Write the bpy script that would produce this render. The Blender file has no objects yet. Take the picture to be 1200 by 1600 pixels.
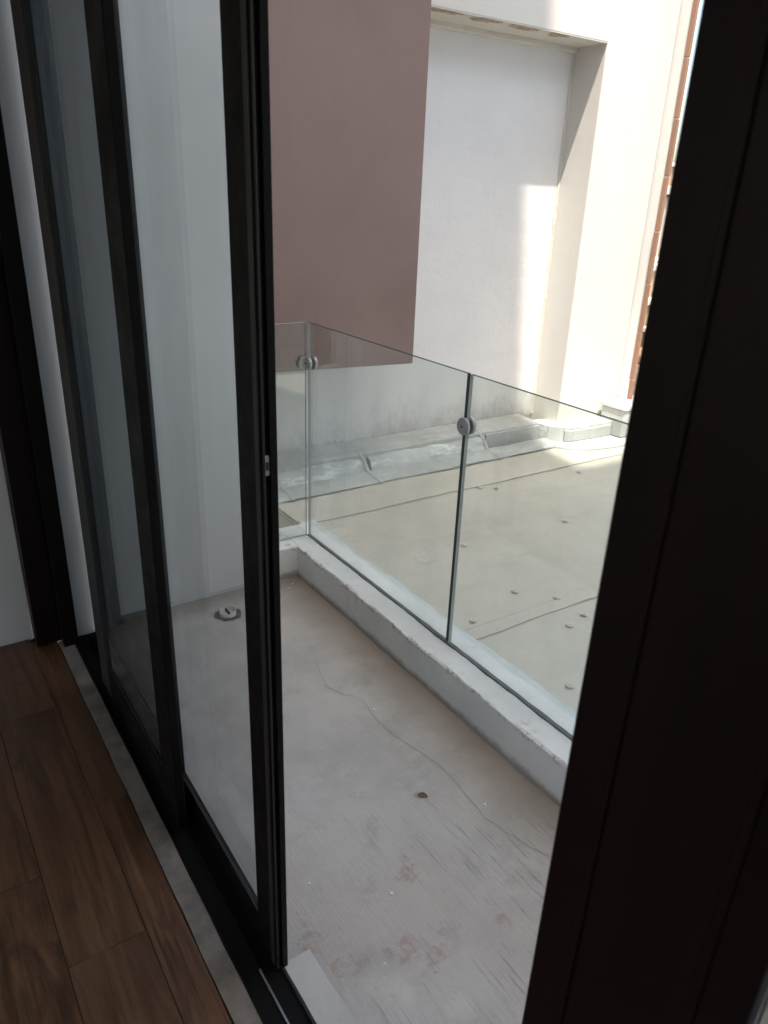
import bpy, bmesh, math, random
from mathutils import Vector, Matrix, noise as mnoise
random.seed(7)
SC = bpy.context.scene
COL = SC.collection

# ------------------------------------------------------------------ camera
cam_d = bpy.data.cameras.new('camera'); cam = bpy.data.objects.new('camera', cam_d); COL.objects.link(cam)
R_ = Vector((0.83189598, -0.55370524, 0.03687247)); U_ = Vector((0.18944402, 0.34582060, 0.91897719)); F_ = Vector((0.52159375, 0.75750816, -0.39258292))
m = Matrix((R_, U_, -F_)).transposed().to_4x4(); m.translation = (0, 0, 1.5)
cam.matrix_world = m
cam_d.sensor_fit = 'VERTICAL'; cam_d.sensor_height = 24.0; cam_d.lens = 24.0*1159.45/1600
cam_d.clip_start = 0.02; cam_d.clip_end = 500
cam_d.dof.use_dof = True; cam_d.dof.focus_distance = 2.9; cam_d.dof.aperture_fstop = 6.5
SC.camera = cam

# ------------------------------------------------------------------ sky and sun
SUN = Vector((0.21, 0.33, -1.0)).normalized()          # direction the light travels
w = bpy.data.worlds.new('World'); SC.world = w; w.use_nodes = True
nt = w.node_tree; nt.nodes.clear()
sky = nt.nodes.new('ShaderNodeTexSky'); sky.sky_type = 'NISHITA'; sky.sun_disc = False
sky.sun_elevation = math.asin(-SUN.z); sky.sun_rotation = math.atan2(-SUN.x, -SUN.y)
sky.air_density = 1.0; sky.dust_density = 4.0; sky.ozone_density = 1.0
bg = nt.nodes.new('ShaderNodeBackground'); bg.inputs['Strength'].default_value = 0.15
out = nt.nodes.new('ShaderNodeOutputWorld')
wb = nt.nodes.new('ShaderNodeMix'); wb.data_type = 'RGBA'; wb.blend_type = 'MULTIPLY'; wb.inputs[0].default_value = 1; wb.inputs[7].default_value = (1.0, .98, .875, 1)   # camera white balance set for the shade
nt.links.new(sky.outputs[0], wb.inputs[6]); nt.links.new(wb.outputs[2], bg.inputs[0]); nt.links.new(bg.outputs[0], out.inputs[0])
sl = bpy.data.lights.new('sun', 'SUN'); sl.energy = 2.0; sl.angle = math.radians(0.53); sl.color = (1.0, 0.93, 0.83)
so = bpy.data.objects.new('sun', sl); COL.objects.link(so); so.rotation_euler = SUN.to_track_quat('-Z', 'Y').to_euler(); so.location = (0, -4, 12)
vs = SC.view_settings
vs.view_transform = 'Standard'; vs.look = 'None'; vs.gamma = 1.0; vs.use_curve_mapping = False; vs.exposure = 2.12
SC.cycles.max_bounces = 14; SC.cycles.transparent_max_bounces = 24; SC.cycles.diffuse_bounces = 8; SC.cycles.glossy_bounces = 6
SC.cycles.use_denoising = True
SC.cycles.sample_clamp_indirect = 8.0

# ------------------------------------------------------------------ material helpers
class NT:
    def __init__(s, name):
        s.m = bpy.data.materials.new(name); s.m.use_nodes = True; s.t = s.m.node_tree
        s.t.nodes.clear(); s.out = s.t.nodes.new('ShaderNodeOutputMaterial')
        s.b = s.t.nodes.new('ShaderNodeBsdfPrincipled'); s.t.links.new(s.b.outputs[0], s.out.inputs[0])
        s.geo = s.t.nodes.new('ShaderNodeNewGeometry').outputs['Position']
    def set(s, sock, v):
        if hasattr(v, 'links') or isinstance(v, bpy.types.NodeSocket): s.t.links.new(v, sock)
        else: sock.default_value = v
    def math(s, op, a, b=0.0, c=None, clamp=False):
        n = s.t.nodes.new('ShaderNodeMath'); n.operation = op; n.use_clamp = clamp
        s.set(n.inputs[0], a); s.set(n.inputs[1], b)
        if c is not None: s.set(n.inputs[2], c)
        return n.outputs[0]
    def map(s, scale=(1,1,1), loc=(0,0,0), rot=(0,0,0), vec=None):
        n = s.t.nodes.new('ShaderNodeMapping'); n.inputs['Scale'].default_value = scale; n.inputs['Location'].default_value = loc; n.inputs['Rotation'].default_value = rot
        s.t.links.new(vec or s.geo, n.inputs[0]); return n.outputs[0]
    def noise(s, sc, det=6, rough=.6, vec=None, dist=0.0):
        n = s.t.nodes.new('ShaderNodeTexNoise'); n.inputs['Scale'].default_value = sc; n.inputs['Detail'].default_value = det
        n.inputs['Roughness'].default_value = rough; n.inputs['Distortion'].default_value = dist
        s.t.links.new(vec or s.geo, n.inputs['Vector']); return n.outputs['Fac']
    def voro(s, sc, vec=None, feature='F1', out='Distance'):
        n = s.t.nodes.new('ShaderNodeTexVoronoi'); n.feature = feature; n.inputs['Scale'].default_value = sc
        s.t.links.new(vec or s.geo, n.inputs['Vector']); return n.outputs[out]
    def ramp(s, fac, a, b, lo=0.0, hi=1.0, smooth=True):
        n = s.t.nodes.new('ShaderNodeMapRange'); n.interpolation_type = 'SMOOTHSTEP' if smooth else 'LINEAR'
        s.set(n.inputs[0], fac); s.set(n.inputs[1], a); s.set(n.inputs[2], b); s.set(n.inputs[3], lo); s.set(n.inputs[4], hi); return n.outputs[0]
    def mix(s, fac, a, b, mode='MIX'):
        n = s.t.nodes.new('ShaderNodeMix'); n.data_type = 'RGBA'; n.blend_type = mode
        s.set(n.inputs[0], fac)
        for sock, v in ((n.inputs[6], a), (n.inputs[7], b)):
            if isinstance(v, tuple): sock.default_value = (*v, 1) if len(v) == 3 else v
            else: s.t.links.new(v, sock)
        return n.outputs[2]
    def sep(s, vec=None):
        n = s.t.nodes.new('ShaderNodeSeparateXYZ'); s.t.links.new(vec or s.geo, n.inputs[0]); return n.outputs
    def bump(s, h, strength=.3, dist=.01, nrm=None):
        n = s.t.nodes.new('ShaderNodeBump'); n.inputs['Strength'].default_value = strength; n.inputs['Distance'].default_value = dist
        s.t.links.new(h, n.inputs['Height'])
        if nrm is not None: s.t.links.new(nrm, n.inputs['Normal'])
        return n.outputs[0]
    def blobs(s, pts, freq=18, amp=.05, soft=.35):
        """largest of several noise-edged spots (x, y, radius) lying in the horizontal plane"""
        nv = s.t.nodes.new('ShaderNodeTexNoise'); nv.inputs['Scale'].default_value = freq; nv.inputs['Detail'].default_value = 5; nv.inputs['Roughness'].default_value = .7
        s.t.links.new(s.geo, nv.inputs['Vector'])
        v = s.t.nodes.new('ShaderNodeVectorMath'); v.operation = 'SUBTRACT'; s.t.links.new(nv.outputs['Color'], v.inputs[0]); v.inputs[1].default_value = (.5, .5, .5)
        v2 = s.t.nodes.new('ShaderNodeVectorMath'); v2.operation = 'SCALE'; s.t.links.new(v.outputs[0], v2.inputs[0]); v2.inputs['Scale'].default_value = amp*2
        v3 = s.t.nodes.new('ShaderNodeVectorMath'); v3.operation = 'ADD'; s.t.links.new(s.geo, v3.inputs[0]); s.t.links.new(v2.outputs[0], v3.inputs[1])
        fl = s.t.nodes.new('ShaderNodeVectorMath'); fl.operation = 'MULTIPLY'; s.t.links.new(v3.outputs[0], fl.inputs[0]); fl.inputs[1].default_value = (1, 1, 0)
        res = None
        for x, y, r in pts:
            d = s.t.nodes.new('ShaderNodeVectorMath'); d.operation = 'DISTANCE'; s.t.links.new(fl.outputs[0], d.inputs[0]); d.inputs[1].default_value = (x, y, 0)
            k = s.ramp(d.outputs['Value'], r, r*soft, 0, 1)
            res = k if res is None else s.math('MAXIMUM', res, k)
        return res
    def done(s, col, rough=.8, nrm=None, spec=None, metal=0.0):
        if isinstance(col, tuple): s.b.inputs['Base Color'].default_value = (*col, 1)
        else: s.t.links.new(col, s.b.inputs['Base Color'])
        s.set(s.b.inputs['Roughness'], rough); s.b.inputs['Metallic'].default_value = metal
        if spec is not None: s.b.inputs['Specular IOR Level'].default_value = spec
        if nrm is not None: s.t.links.new(nrm, s.b.inputs['Normal'])
        return s.m

M = {}
def plaster(name, base, var=.06, dirt=.12, seed=0.0, bump=.25, tint=(.32, .30, .27), rough=.85):
    n = NT(name); v = n.map(loc=(seed, seed*1.7, seed*.6))
    big = n.noise(1.3, 4, .55, v); mid = n.noise(7, 6, .65, v); fine = n.noise(140, 4, .6, v)
    streak = n.noise(1.0, 5, .6, n.map((9, 9, .7), (seed, 0, 0)))
    dark = tuple(c*(1-var*2.2) for c in base)
    c = n.mix(n.ramp(big, .3, .75), base, dark)
    c = n.mix(n.math('MULTIPLY', n.ramp(mid, .5, .8), var*3), c, tuple(min(1, x*1.06) for x in base))
    c = n.mix(n.math('MULTIPLY', n.ramp(streak, .55, .8), dirt*.4), c, tint)
    spk = n.ramp(n.voro(46, v), .035, .02); keep = n.ramp(n.noise(5, 2, .5, v), .6, .64)
    c = n.mix(n.math('MULTIPLY', n.math('MULTIPLY', spk, keep), .5), c, tint)
    h = n.math('ADD', n.math('MULTIPLY', mid, .8), n.math('MULTIPLY', fine, .25))
    return n.done(c, rough, n.bump(h, bump, .006), .25)
M['white'] = plaster('white wall paint', (.78, .77, .75))
n = NT('toned down cream paint')  # sunlit tone put into the colour: pinkish, and darker to curb glare
pk = n.noise(1.6, 5, .6, n.map((1.5, 1.5, .8))); mid = n.noise(8, 6, .65)
c = n.mix(n.ramp(pk, .35, .65), (.69, .635, .595), (.665, .66, .615))
c = n.mix(n.math('MULTIPLY', n.ramp(mid, .5, .8), .3), c, (.62, .575, .53))
c = n.mix(n.math('MULTIPLY', n.ramp(n.noise(1, 6, .7, n.map((20, 20, 2.2))), .58, .75), .18), c, (.52, .42, .36))
M['cream'] = n.done(c, .85, n.bump(n.math('ADD', mid, n.math('MULTIPLY', n.noise(120, 4), .3)), .3, .006), .2)
M['jamb'] = plaster('white reveal paint', (.74, .73, .71), seed=3)  # wall white again, dimmed a little to paint in the reveal's shade
M['room'] = plaster('room wall paint', (.80, .78, .75), seed=5, dirt=0)
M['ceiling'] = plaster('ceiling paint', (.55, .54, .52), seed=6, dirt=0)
M['house'] = plaster('house wall paint', (.74, .72, .69), seed=8)
M['brown'] = plaster('mauve brown wall paint', (.285, .202, .182), var=.085, dirt=1.3, seed=11, tint=(.235, .150, .132), bump=.35)
M['soffit'] = plaster('stained soffit paint', (.70, .66, .58), seed=13, dirt=.35, tint=(.30, .24, .17))
M['far_grey'] = plaster('weathered grey render', (.38, .35, .31), seed=15, dirt=.4)
M['far_tan'] = plaster('tan block wall', (.45, .35, .25), seed=17, dirt=.3)
M['far_rough'] = plaster('rough brown render', (.30, .22, .14), seed=18, bump=1.0, dirt=.4, var=.15)
M['far_cap'] = plaster('pale coping', (.70, .66, .60), seed=19)
M['far_orange'] = plaster('orange render', (.48, .32, .22), seed=20)

# far white wall: dirt splashed up from the ledge, drips
n = NT('weathered white wall paint'); P = n.sep()
big = n.noise(1.1, 4, .55); mid = n.noise(8, 6, .65); fine = n.noise(120, 4, .6)
c = n.mix(n.ramp(big, .3, .75), (.80, .79, .78), (.74, .73, .72))
edge = n.math('ADD', P[2], n.math('MULTIPLY', n.math('SUBTRACT', n.noise(7, 9, .82, n.map((1.2, 1, .8))), .5), .62))
c = n.mix(n.math('MULTIPLY', n.ramp(edge, .42, .14), .55), c, (.36, .33, .31))
c = n.mix(n.math('MULTIPLY', n.ramp(n.math('ADD', P[2], n.math('MULTIPLY', n.noise(22, 4, .7, n.map((1, 1, .25))), .12)), .30, .245), .65), c, (.16, .14, .13))
c = n.mix(n.math('MULTIPLY', n.ramp(n.noise(1, 5, .65, n.map((16, 16, .9))), .56, .8), .05), c, (.42, .37, .33))
spk = n.math('MULTIPLY', n.ramp(n.voro(23), .06, .03), n.ramp(n.noise(3, 2), .58, .62))
c = n.mix(n.math('MULTIPLY', spk, .55), c, (.25, .22, .2))
tro = n.noise(1.0, 4, .6, n.map((2.2, 1, 7), rot=(0, .5, 0)), .6)
c = n.mix(n.math('MULTIPLY', n.ramp(tro, .45, .7), .10), c, (.60, .585, .57))
hl = n.ramp(n.math('ABSOLUTE', n.math('SUBTRACT', n.noise(1.5, 5, .6, n.map((1.2, 1, .5), (4, 4, 4))), .5)), .004, .0005)
c = n.mix(n.math('MULTIPLY', hl, .09), c, (.45, .43, .41))
M['farwall'] = n.done(c, .85, n.bump(n.math('ADD', n.math('ADD', mid, n.math('MULTIPLY', tro, 1.5)), n.math('MULTIPLY', fine, .3)), .35, .008), .25)

# kerb paint: scuffs and bare patches
n = NT('scuffed white kerb paint'); P = n.sep()
c = n.mix(n.ramp(n.noise(4, 5, .6), .35, .7), (.82, .81, .785), (.72, .71, .685))
c = n.mix(n.math('MULTIPLY', n.ramp(n.noise(14, 7, .75), .57, .75), .45), c, (.38, .34, .31))
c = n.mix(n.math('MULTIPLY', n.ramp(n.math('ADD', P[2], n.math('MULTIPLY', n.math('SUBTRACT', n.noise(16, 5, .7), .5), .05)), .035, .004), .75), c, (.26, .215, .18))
ch = n.math('MULTIPLY', n.ramp(P[0], 1.303, 1.292), n.ramp(P[2], .112, .130))
ch = n.math('MULTIPLY', ch, n.ramp(n.noise(26, 7, .8), .50, .58))
c = n.mix(n.math('MULTIPLY', ch, .8), c, (.40, .34, .29))
c = n.mix(n.math('MULTIPLY', n.ramp(n.noise(1, 5, .7, n.map((20, 14, 3))), .62, .74), .4), c, (.42, .39, .36))
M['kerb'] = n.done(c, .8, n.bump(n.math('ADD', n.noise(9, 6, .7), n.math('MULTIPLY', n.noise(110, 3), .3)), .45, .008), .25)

# broomed concrete
n = NT('broomed grey concrete'); P = n.sep()
ang = math.radians(-6)
brush = n.noise(1.0, 4, .75, n.map((150, 6, 1), rot=(0, 0, ang)))
brush2 = n.noise(1.0, 3, .8, n.map((95, 5, 1), rot=(0, 0, ang), loc=(3, 1, 0)))
patch = n.noise(3.2, 6, .62); patch2 = n.noise(9, 5, .65)
c = n.mix(n.ramp(patch, .32, .7), (.53, .493, .453), (.425, .395, .365))
c = n.mix(n.math('MULTIPLY', n.ramp(patch2, .5, .72), .6), c, (.53, .50, .47))
area = n.ramp(n.noise(2.3, 4, .6, n.map(loc=(4, 2, 0))), .42, .62)
near = n.ramp(P[1], 1.75, 1.1)
lines = n.math('MULTIPLY', n.ramp(brush, .55, .66), n.math('MULTIPLY', area, near))
c = n.mix(n.math('MULTIPLY', lines, .5), c, (.21, .19, .17))
lines2 = n.math('MULTIPLY', n.ramp(brush2, .62, .72), near)
c = n.mix(n.math('MULTIPLY', lines2, .35), c, (.27, .25, .23))
rust = n.blobs([(x_, y_, r_*.66) for x_, y_, r_ in [(.815, 1.02, .055), (.83, 1.07, .03), (.53, .99, .05), (.50, .955, .038), (.555, .905, .045), (.60, .885, .045), (.745, .81, .05), (.70, .86, .055), (.66, .87, .03), (.93, .80, .035), (.985, 1.215, .02), (.54, 1.04, .025), (.79, .86, .03)]], 30, .045, .55)
c = n.mix(n.math('MULTIPLY', rust, n.ramp(n.noise(40, 5, .75), .40, .60, .0, .6)), c, (.335, .21, .145))
halo = n.blobs([(.60, .95, .30), (.78, .92, .3), (.52, 1.15, .15), (.9, .75, .3)], 8, .14, .1)
c = n.mix(n.math('MULTIPLY', halo, .28), c, (.46, .345, .30))
scrape = n.blobs([(.625, .835, .06), (.64, .78, .03), (.72, .70, .04)], 40, .03)
c = n.mix(n.math('MULTIPLY', scrape, .5), c, (.60, .56, .50))
soil = n.ramp(n.math('ADD', P[0], n.math('MULTIPLY', n.math('SUBTRACT', n.noise(6, 6, .7), .5), .16)), 1.07, 1.27)
c = n.mix(n.math('MULTIPLY', n.ramp(n.noise(4.5, 7, .72, n.map(loc=(7, 1, 0))), .52, .66), .4), c, (.33, .30, .27))
c = n.mix(n.math('MULTIPLY', n.ramp(n.noise(70, 4, .8), .60, .74), .45), c, (.25, .225, .2))
c = n.mix(n.math('MULTIPLY', soil, .55), c, (.245, .19, .15))
soil2 = n.ramp(n.math('ADD', P[1], n.math('MULTIPLY', n.math('SUBTRACT', n.noise(7, 6, .7), .5), .14)), 2.36, 2.5)
c = n.mix(n.math('MULTIPLY', soil2, .55), c, (.17, .145, .125))
spk = n.math('MULTIPLY', n.ramp(n.voro(27), .075, .05), n.ramp(n.noise(4.3, 3), .56, .60))
c = n.mix(n.math('MULTIPLY', spk, .6), c, (.14, .12, .11))
wsp = n.math('MULTIPLY', n.ramp(n.voro(17, n.map(loc=(5, 5, 0))), .035, .025), n.ramp(n.noise(5, 2, .5, n.map(loc=(9, 2, 0))), .52, .56))
c = n.mix(n.math('MULTIPLY', wsp, .8), c, (.7, .69, .66))
h = n.math('ADD', n.math('MULTIPLY', n.math('MULTIPLY', brush, near), .5), n.math('MULTIPLY', n.noise(60, 5, .7), .35))
h = n.math('ADD', h, n.math('MULTIPLY', lines, -.5))
M['concrete'] = n.done(c, .78, n.bump(h, .6, .009), .3)

# beige roof coating
n = NT('beige roof coating')
c = n.mix(n.ramp(n.noise(1.7, 6, .65), .3, .7), (.61, .575, .50), (.52, .49, .42))
c = n.mix(n.math('MULTIPLY', n.ramp(n.noise(6, 6, .7), .52, .75), .5), c, (.62, .595, .54))
c = n.mix(n.math('MULTIPLY', n.ramp(n.noise(13, 6, .75), .58, .75), .4), c, (.465, .43, .37))
spk = n.math('MULTIPLY', n.ramp(n.voro(34), .06, .035), n.ramp(n.noise(3.1, 3), .50, .56))
c = n.mix(n.math('MULTIPLY', spk, .55), c, (.22, .2, .17))
spk = n.math('MULTIPLY', n.ramp(n.voro(15, n.map(loc=(3, 1, 0))), .03, .02), n.ramp(n.noise(2.1, 3, .5, n.map(loc=(1, 7, 0))), .45, .5))
c = n.mix(n.math('MULTIPLY', spk, .7), c, (.14, .12, .1))
pits = n.math('MULTIPLY', n.ramp(n.noise(130, 2, .5), .60, .68), n.ramp(n.noise(2.6, 4, .6, n.map(loc=(2, 8, 0))), .5, .62))
c = n.mix(n.math('MULTIPLY', pits, .45), c, (.36, .33, .28))
c = n.mix(n.math('MULTIPLY', n.ramp(n.noise(2.4, 7, .7, n.map((1, 2.2, 1), (6, 3, 0))), .52, .66), .35), c, (.45, .42, .355))
c = n.mix(n.math('MULTIPLY', n.ramp(n.math('ABSOLUTE', n.math('SUBTRACT', n.noise(2.0, 3, .5, n.map(loc=(8, 2, 0))), .5)), .010, .001), .12), c, (.40, .37, .31))
c = n.mix(n.math('MULTIPLY', n.ramp(n.noise(55, 4, .75), .60, .72), .4), c, (.38, .35, .30))
h = n.math('ADD', n.math('MULTIPLY', n.noise(5, 6, .7), 1.2), n.math('MULTIPLY', n.noise(70, 4, .6), .22))
h = n.math('SUBTRACT', h, n.math('MULTIPLY', pits, .3))
M['roof'] = n.done(c, .6, n.bump(h, .4, .008), .35)

# pale grey flashing paint with brushed white scuffs
def flash(name, base, scuff, amt, seed):
    n = NT(name); v = n.map(loc=(seed, seed, 0))
    c = n.mix(n.ramp(n.noise(3, 6, .65, v), .35, .7), base, tuple(x*.82 for x in base))
    sc = n.noise(1, 8, .78, n.map((4, 13, 13), (seed, 0, 0)))
    c = n.mix(n.math('MULTIPLY', n.ramp(sc, .52, .60), amt), c, scuff)
    spk = n.math('MULTIPLY', n.ramp(n.voro(26, v), .07, .04), n.ramp(n.noise(4, 2, .5, v), .56, .6))
    c = n.mix(n.math('MULTIPLY', spk, .5), c, (.3, .28, .26))
    return n.done(c, .62, n.bump(n.math('ADD', n.noise(12, 6, .7, v), n.math('MULTIPLY', n.noise(80, 3, .6, v), .3)), .6, .008), .35)
M['flash'] = flash('pale grey flashing paint', (.50, .515, .50), (.62, .63, .61), .5, 2)
M['flash2'] = flash('chalky white flashing paint', (.60, .62, .61), (.80, .82, .81), .9, 5)
M['ledge'] = flash('grey ledge paint', (.55, .55, .53), (.68, .68, .66), .5, 7)
M['ledgeg'] = flash('dull grey ledge paint', (.50, .51, .495), (.55, .55, .53), .3, 9)
M['edgepaint'] = flash('pale blue grey brushed paint', (.66, .71, .70), (.74, .77, .76), .5, 12)

# aluminium, gaskets, metal
n = NT('dark bronze aluminium'); f = n.noise(3, 5, .6)
M['alu'] = n.done(n.mix(n.ramp(f, .3, .7), (.006, .005, .0045), (.0085, .007, .0065)), n.ramp(n.noise(9, 6, .7), .3, .7, .42, .62), n.bump(n.noise(260, 2), .06, .001), .14)
n = NT('dark grey aluminium'); M['alu_grey'] = n.done(n.mix(n.ramp(n.noise(6, 6, .7), .3, .7), (.045, .043, .041), (.033, .031, .03)), .45, None, .3)  # on far stiles the lighter grey stands in for haze and reflection
n = NT('brown stained door frame'); f = n.noise(1, 5, .6, n.map((40, 40, 1.2)))
M['brownframe'] = n.done(n.mix(n.ramp(f, .3, .7), (.0165, .0060, .0070), (.012, .0048, .0056)), n.ramp(n.noise(5, 6, .7), .3, .7, .42, .6), n.bump(f, .05, .002), .2)
n = NT('black rubber'); M['rubber'] = n.done((.012, .012, .012), .6)
n = NT('grey sealant'); M['seal'] = n.done((.10, .11, .105), .7)
n = NT('brushed steel'); M['steel'] = n.done(n.mix(n.ramp(n.noise(60, 4, .6), .3, .7), (.60, .59, .56), (.50, .49, .47)), .42, n.bump(n.noise(1, 3, .6, n.map((30, 30, 500))), .08, .001), metal=.7)
n = NT('dark screw recess'); M['dark'] = n.done((.02, .02, .02), .6)
n = NT('zinc lock plate'); M['zinc'] = n.done((.40, .40, .39), .35, metal=.6)
n = NT('bare rail aluminium'); M['rail'] = n.done((.42, .42, .43), .3, metal=.85)
n = NT('white sill stone'); M['sill'] = n.done(n.mix(n.ramp(n.noise(6, 6, .7), .35, .7), (.50, .475, .44), (.41, .385, .355)), .55, n.bump(n.noise(20, 6, .7), .2, .004), .35)
n = NT('dusty threshold cement'); M['thresh'] = n.done(n.mix(n.ramp(n.noise(9, 6, .7), .35, .7), (.27, .225, .19), (.15, .125, .105)), .75, n.bump(n.noise(30, 6, .7), .3, .004), .3)
n = NT('white pipe plastic'); M['pvc'] = n.done(n.mix(n.ramp(n.noise(30, 5, .7), .4, .7), (.68, .67, .64), (.50, .48, .44)), .45)
n = NT('grey grout'); M['grout'] = n.done((.05, .03, .02), .9)
n = NT('hairline crack'); M['crack'] = n.done((.335, .315, .295), .95)
n = NT('dead leaf'); M['leaf'] = n.done(n.mix(n.ramp(n.noise(90, 5, .7), .35, .7), (.20, .10, .045), (.10, .055, .03)), .7)
n = NT('white chip'); M['chip'] = n.done((.76, .75, .72), .7)
n = NT('fastener coating'); M['fast'] = n.done(n.mix(n.ramp(n.noise(60, 4), .35, .7), (.61, .58, .51), (.56, .53, .465)), .55)
n = NT('terracotta tile'); oi = n.t.nodes.new('ShaderNodeObjectInfo').outputs['Random']
c = n.mix(oi, (.34, .185, .118), (.27, .150, .098)); c = n.mix(n.ramp(n.noise(12, 6, .7), .4, .75), c, (.30, .19, .14))
M['terra'] = n.done(c, .75, n.bump(n.noise(60, 5, .7), .2, .004))
n = NT('tree bark'); M['bark'] = n.done((.09, .07, .05), .9)
n = NT('dusty green leaves'); oi = n.noise(3, 4); M['leaves'] = n.done(n.mix(n.ramp(oi, .35, .65), (.075, .095, .04), (.12, .125, .07)), .7)
n = NT('street ground'); M['ground'] = n.done(n.mix(n.ramp(n.noise(.3, 6, .7), .35, .7), (.16, .14, .11), (.10, .09, .075)), .9)
n = NT('dark glass opening'); M['darkwin'] = n.done((.03, .03, .035), .25)

# wood planks
n = NT('walnut wood plank'); rnd = n.t.nodes.new('ShaderNodeObjectInfo').outputs['Random']
off = n.t.nodes.new('ShaderNodeCombineXYZ'); n.t.links.new(n.math('MULTIPLY', rnd, 37.0), off.inputs[0]); n.t.links.new(n.math('MULTIPLY', rnd, 91.0), off.inputs[1])
ad = n.t.nodes.new('ShaderNodeVectorMath'); ad.operation = 'ADD'; n.t.links.new(n.geo, ad.inputs[0]); n.t.links.new(off.outputs[0], ad.inputs[1])
g1 = n.noise(1.0, 7, .68, n.map((26, 1.6, 1), vec=ad.outputs[0]), .9); g2 = n.noise(1.0, 5, .7, n.map((150, 4, 1), vec=ad.outputs[0])); kn = n.noise(1.0, 4, .6, n.map((9, 3.2, 1), vec=ad.outputs[0]), 1.4)
c = n.mix(n.ramp(g1, .30, .68), (.055, .022, .010), (.19, .090, .042))
c = n.mix(n.math('MULTIPLY', n.ramp(kn, .52, .70), .75), c, (.045, .020, .010))
c = n.mix(n.math('MULTIPLY', n.ramp(g2, .5, .75), .35), c, (.21, .115, .062))
c = n.mix(n.ramp(rnd, 0, 1, 0, .35), c, (.10, .05, .028))
M['wood'] = n.done(c, n.ramp(g1, .3, .7, .30, .46), n.bump(g2, .15, .002), .45)

# clear glass: real panes; the see-through part lets daylight pass
def glass(name, tint, f0=.04, gl=(1, 1, 1), dust=.05):
    m = bpy.data.materials.new(name); m.use_nodes = True; t = m.node_tree; t.nodes.clear()
    o = t.nodes.new('ShaderNodeOutputMaterial'); tr = t.nodes.new('ShaderNodeBsdfTransparent'); tr.inputs[0].default_value = (*tint, 1)
    g = t.nodes.new('ShaderNodeBsdfGlossy'); g.inputs['Roughness'].default_value = 0.0; g.inputs[0].default_value = (*gl, 1)
    lw = t.nodes.new('ShaderNodeLayerWeight'); lw.inputs[0].default_value = .5
    pw = t.nodes.new('ShaderNodeMath'); pw.operation = 'POWER'; t.links.new(lw.outputs['Facing'], pw.inputs[0]); pw.inputs[1].default_value = 5
    fr = t.nodes.new('ShaderNodeMath'); fr.operation = 'MULTIPLY_ADD'; t.links.new(pw.outputs[0], fr.inputs[0]); fr.inputs[1].default_value = .9; fr.inputs[2].default_value = f0
    mx = t.nodes.new('ShaderNodeMixShader'); t.links.new(fr.outputs[0], mx.inputs[0]); t.links.new(g.outputs[0], mx.inputs[2])
    df = t.nodes.new('ShaderNodeBsdfDiffuse'); df.inputs[0].default_value = (.6, .6, .58, 1); md = t.nodes.new('ShaderNodeMixShader')
    ge = t.nodes.new('ShaderNodeNewGeometry'); mp = t.nodes.new('ShaderNodeMapping'); mp.inputs['Scale'].default_value = (7, 7, 2.2); nz = t.nodes.new('ShaderNodeTexNoise'); nz.inputs['Scale'].default_value = 1.0; nz.inputs['Detail'].default_value = 7; nz.inputs['Roughness'].default_value = .7
    mr = t.nodes.new('ShaderNodeMapRange'); mr.inputs[1].default_value = .42; mr.inputs[2].default_value = .75; mr.inputs[3].default_value = 0; mr.inputs[4].default_value = dust
    t.links.new(ge.outputs['Position'], mp.inputs[0]); t.links.new(mp.outputs[0], nz.inputs['Vector']); t.links.new(nz.outputs['Fac'], mr.inputs[0]); t.links.new(mr.outputs[0], md.inputs[0])
    t.links.new(tr.outputs[0], md.inputs[1]); t.links.new(df.outputs[0], md.inputs[2]); t.links.new(md.outputs[0], mx.inputs[1]); t.links.new(mx.outputs[0], o.inputs[0])
    return m
M['glass'] = glass('clear railing glass', (.915, .94, .925), .065)
M['doorglass'] = glass('tinted door glass', (.95, .97, .98), .035)
M['dimglass'] = glass('smoked door glass', (.70, .735, .755), .035)
n = NT('green glass edge'); M['gedge'] = n.done(n.mix(n.noise(20, 3), (.035, .055, .048), (.02, .03, .028)), .4, None, .2)
n = NT('polished pale glass edge'); M['gedge2'] = n.done((.38, .42, .40), .3, None, .3)

# ------------------------------------------------------------------ mesh helpers
def tag(o, label=None, cat=None, group=None, kind=None):
    if label: o['label'] = label
    if cat: o['category'] = cat
    if group: o['group'] = group
    if kind: o['kind'] = kind
    return o
def empty(name, loc, label, cat, group=None):
    o = bpy.data.objects.new(name, None); COL.objects.link(o); o.location = loc; o.empty_display_size = .05
    return tag(o, label, cat, group)
def wloc(o):
    v = Vector((0, 0, 0))
    while o: v += o.location; o = o.parent
    return v
def link(name, bm, mats, parent=None, smooth=False):
    me = bpy.data.meshes.new(name)
    if parent is not None: bmesh.ops.translate(bm, verts=bm.verts, vec=-wloc(parent))
    bm.normal_update(); bm.to_mesh(me); bm.free()
    for mm in (mats if isinstance(mats, (list, tuple)) else [mats]): me.materials.append(mm)
    if smooth:
        for p in me.polygons: p.use_smooth = True
    o = bpy.data.objects.new(name, me); COL.objects.link(o)
    if parent is not None: o.parent = parent
    return o
def bbox(x0, x1, y0, y1, z0, z1, bev=0.0, seg=2, bm=None):
    b = bmesh.new(); bmesh.ops.create_cube(b, size=1)
    for v in b.verts: v.co = Vector((x0 + (v.co.x+.5)*(x1-x0), y0 + (v.co.y+.5)*(y1-y0), z0 + (v.co.z+.5)*(z1-z0)))
    if bev > 0: bmesh.ops.bevel(b, geom=b.edges[:], offset=bev, segments=seg, affect='EDGES', profile=.5)
    if bm is None: return b
    me = bpy.data.meshes.new('tmp'); b.to_mesh(me); b.free(); bm.from_mesh(me); bpy.data.meshes.remove(me); return bm
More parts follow.
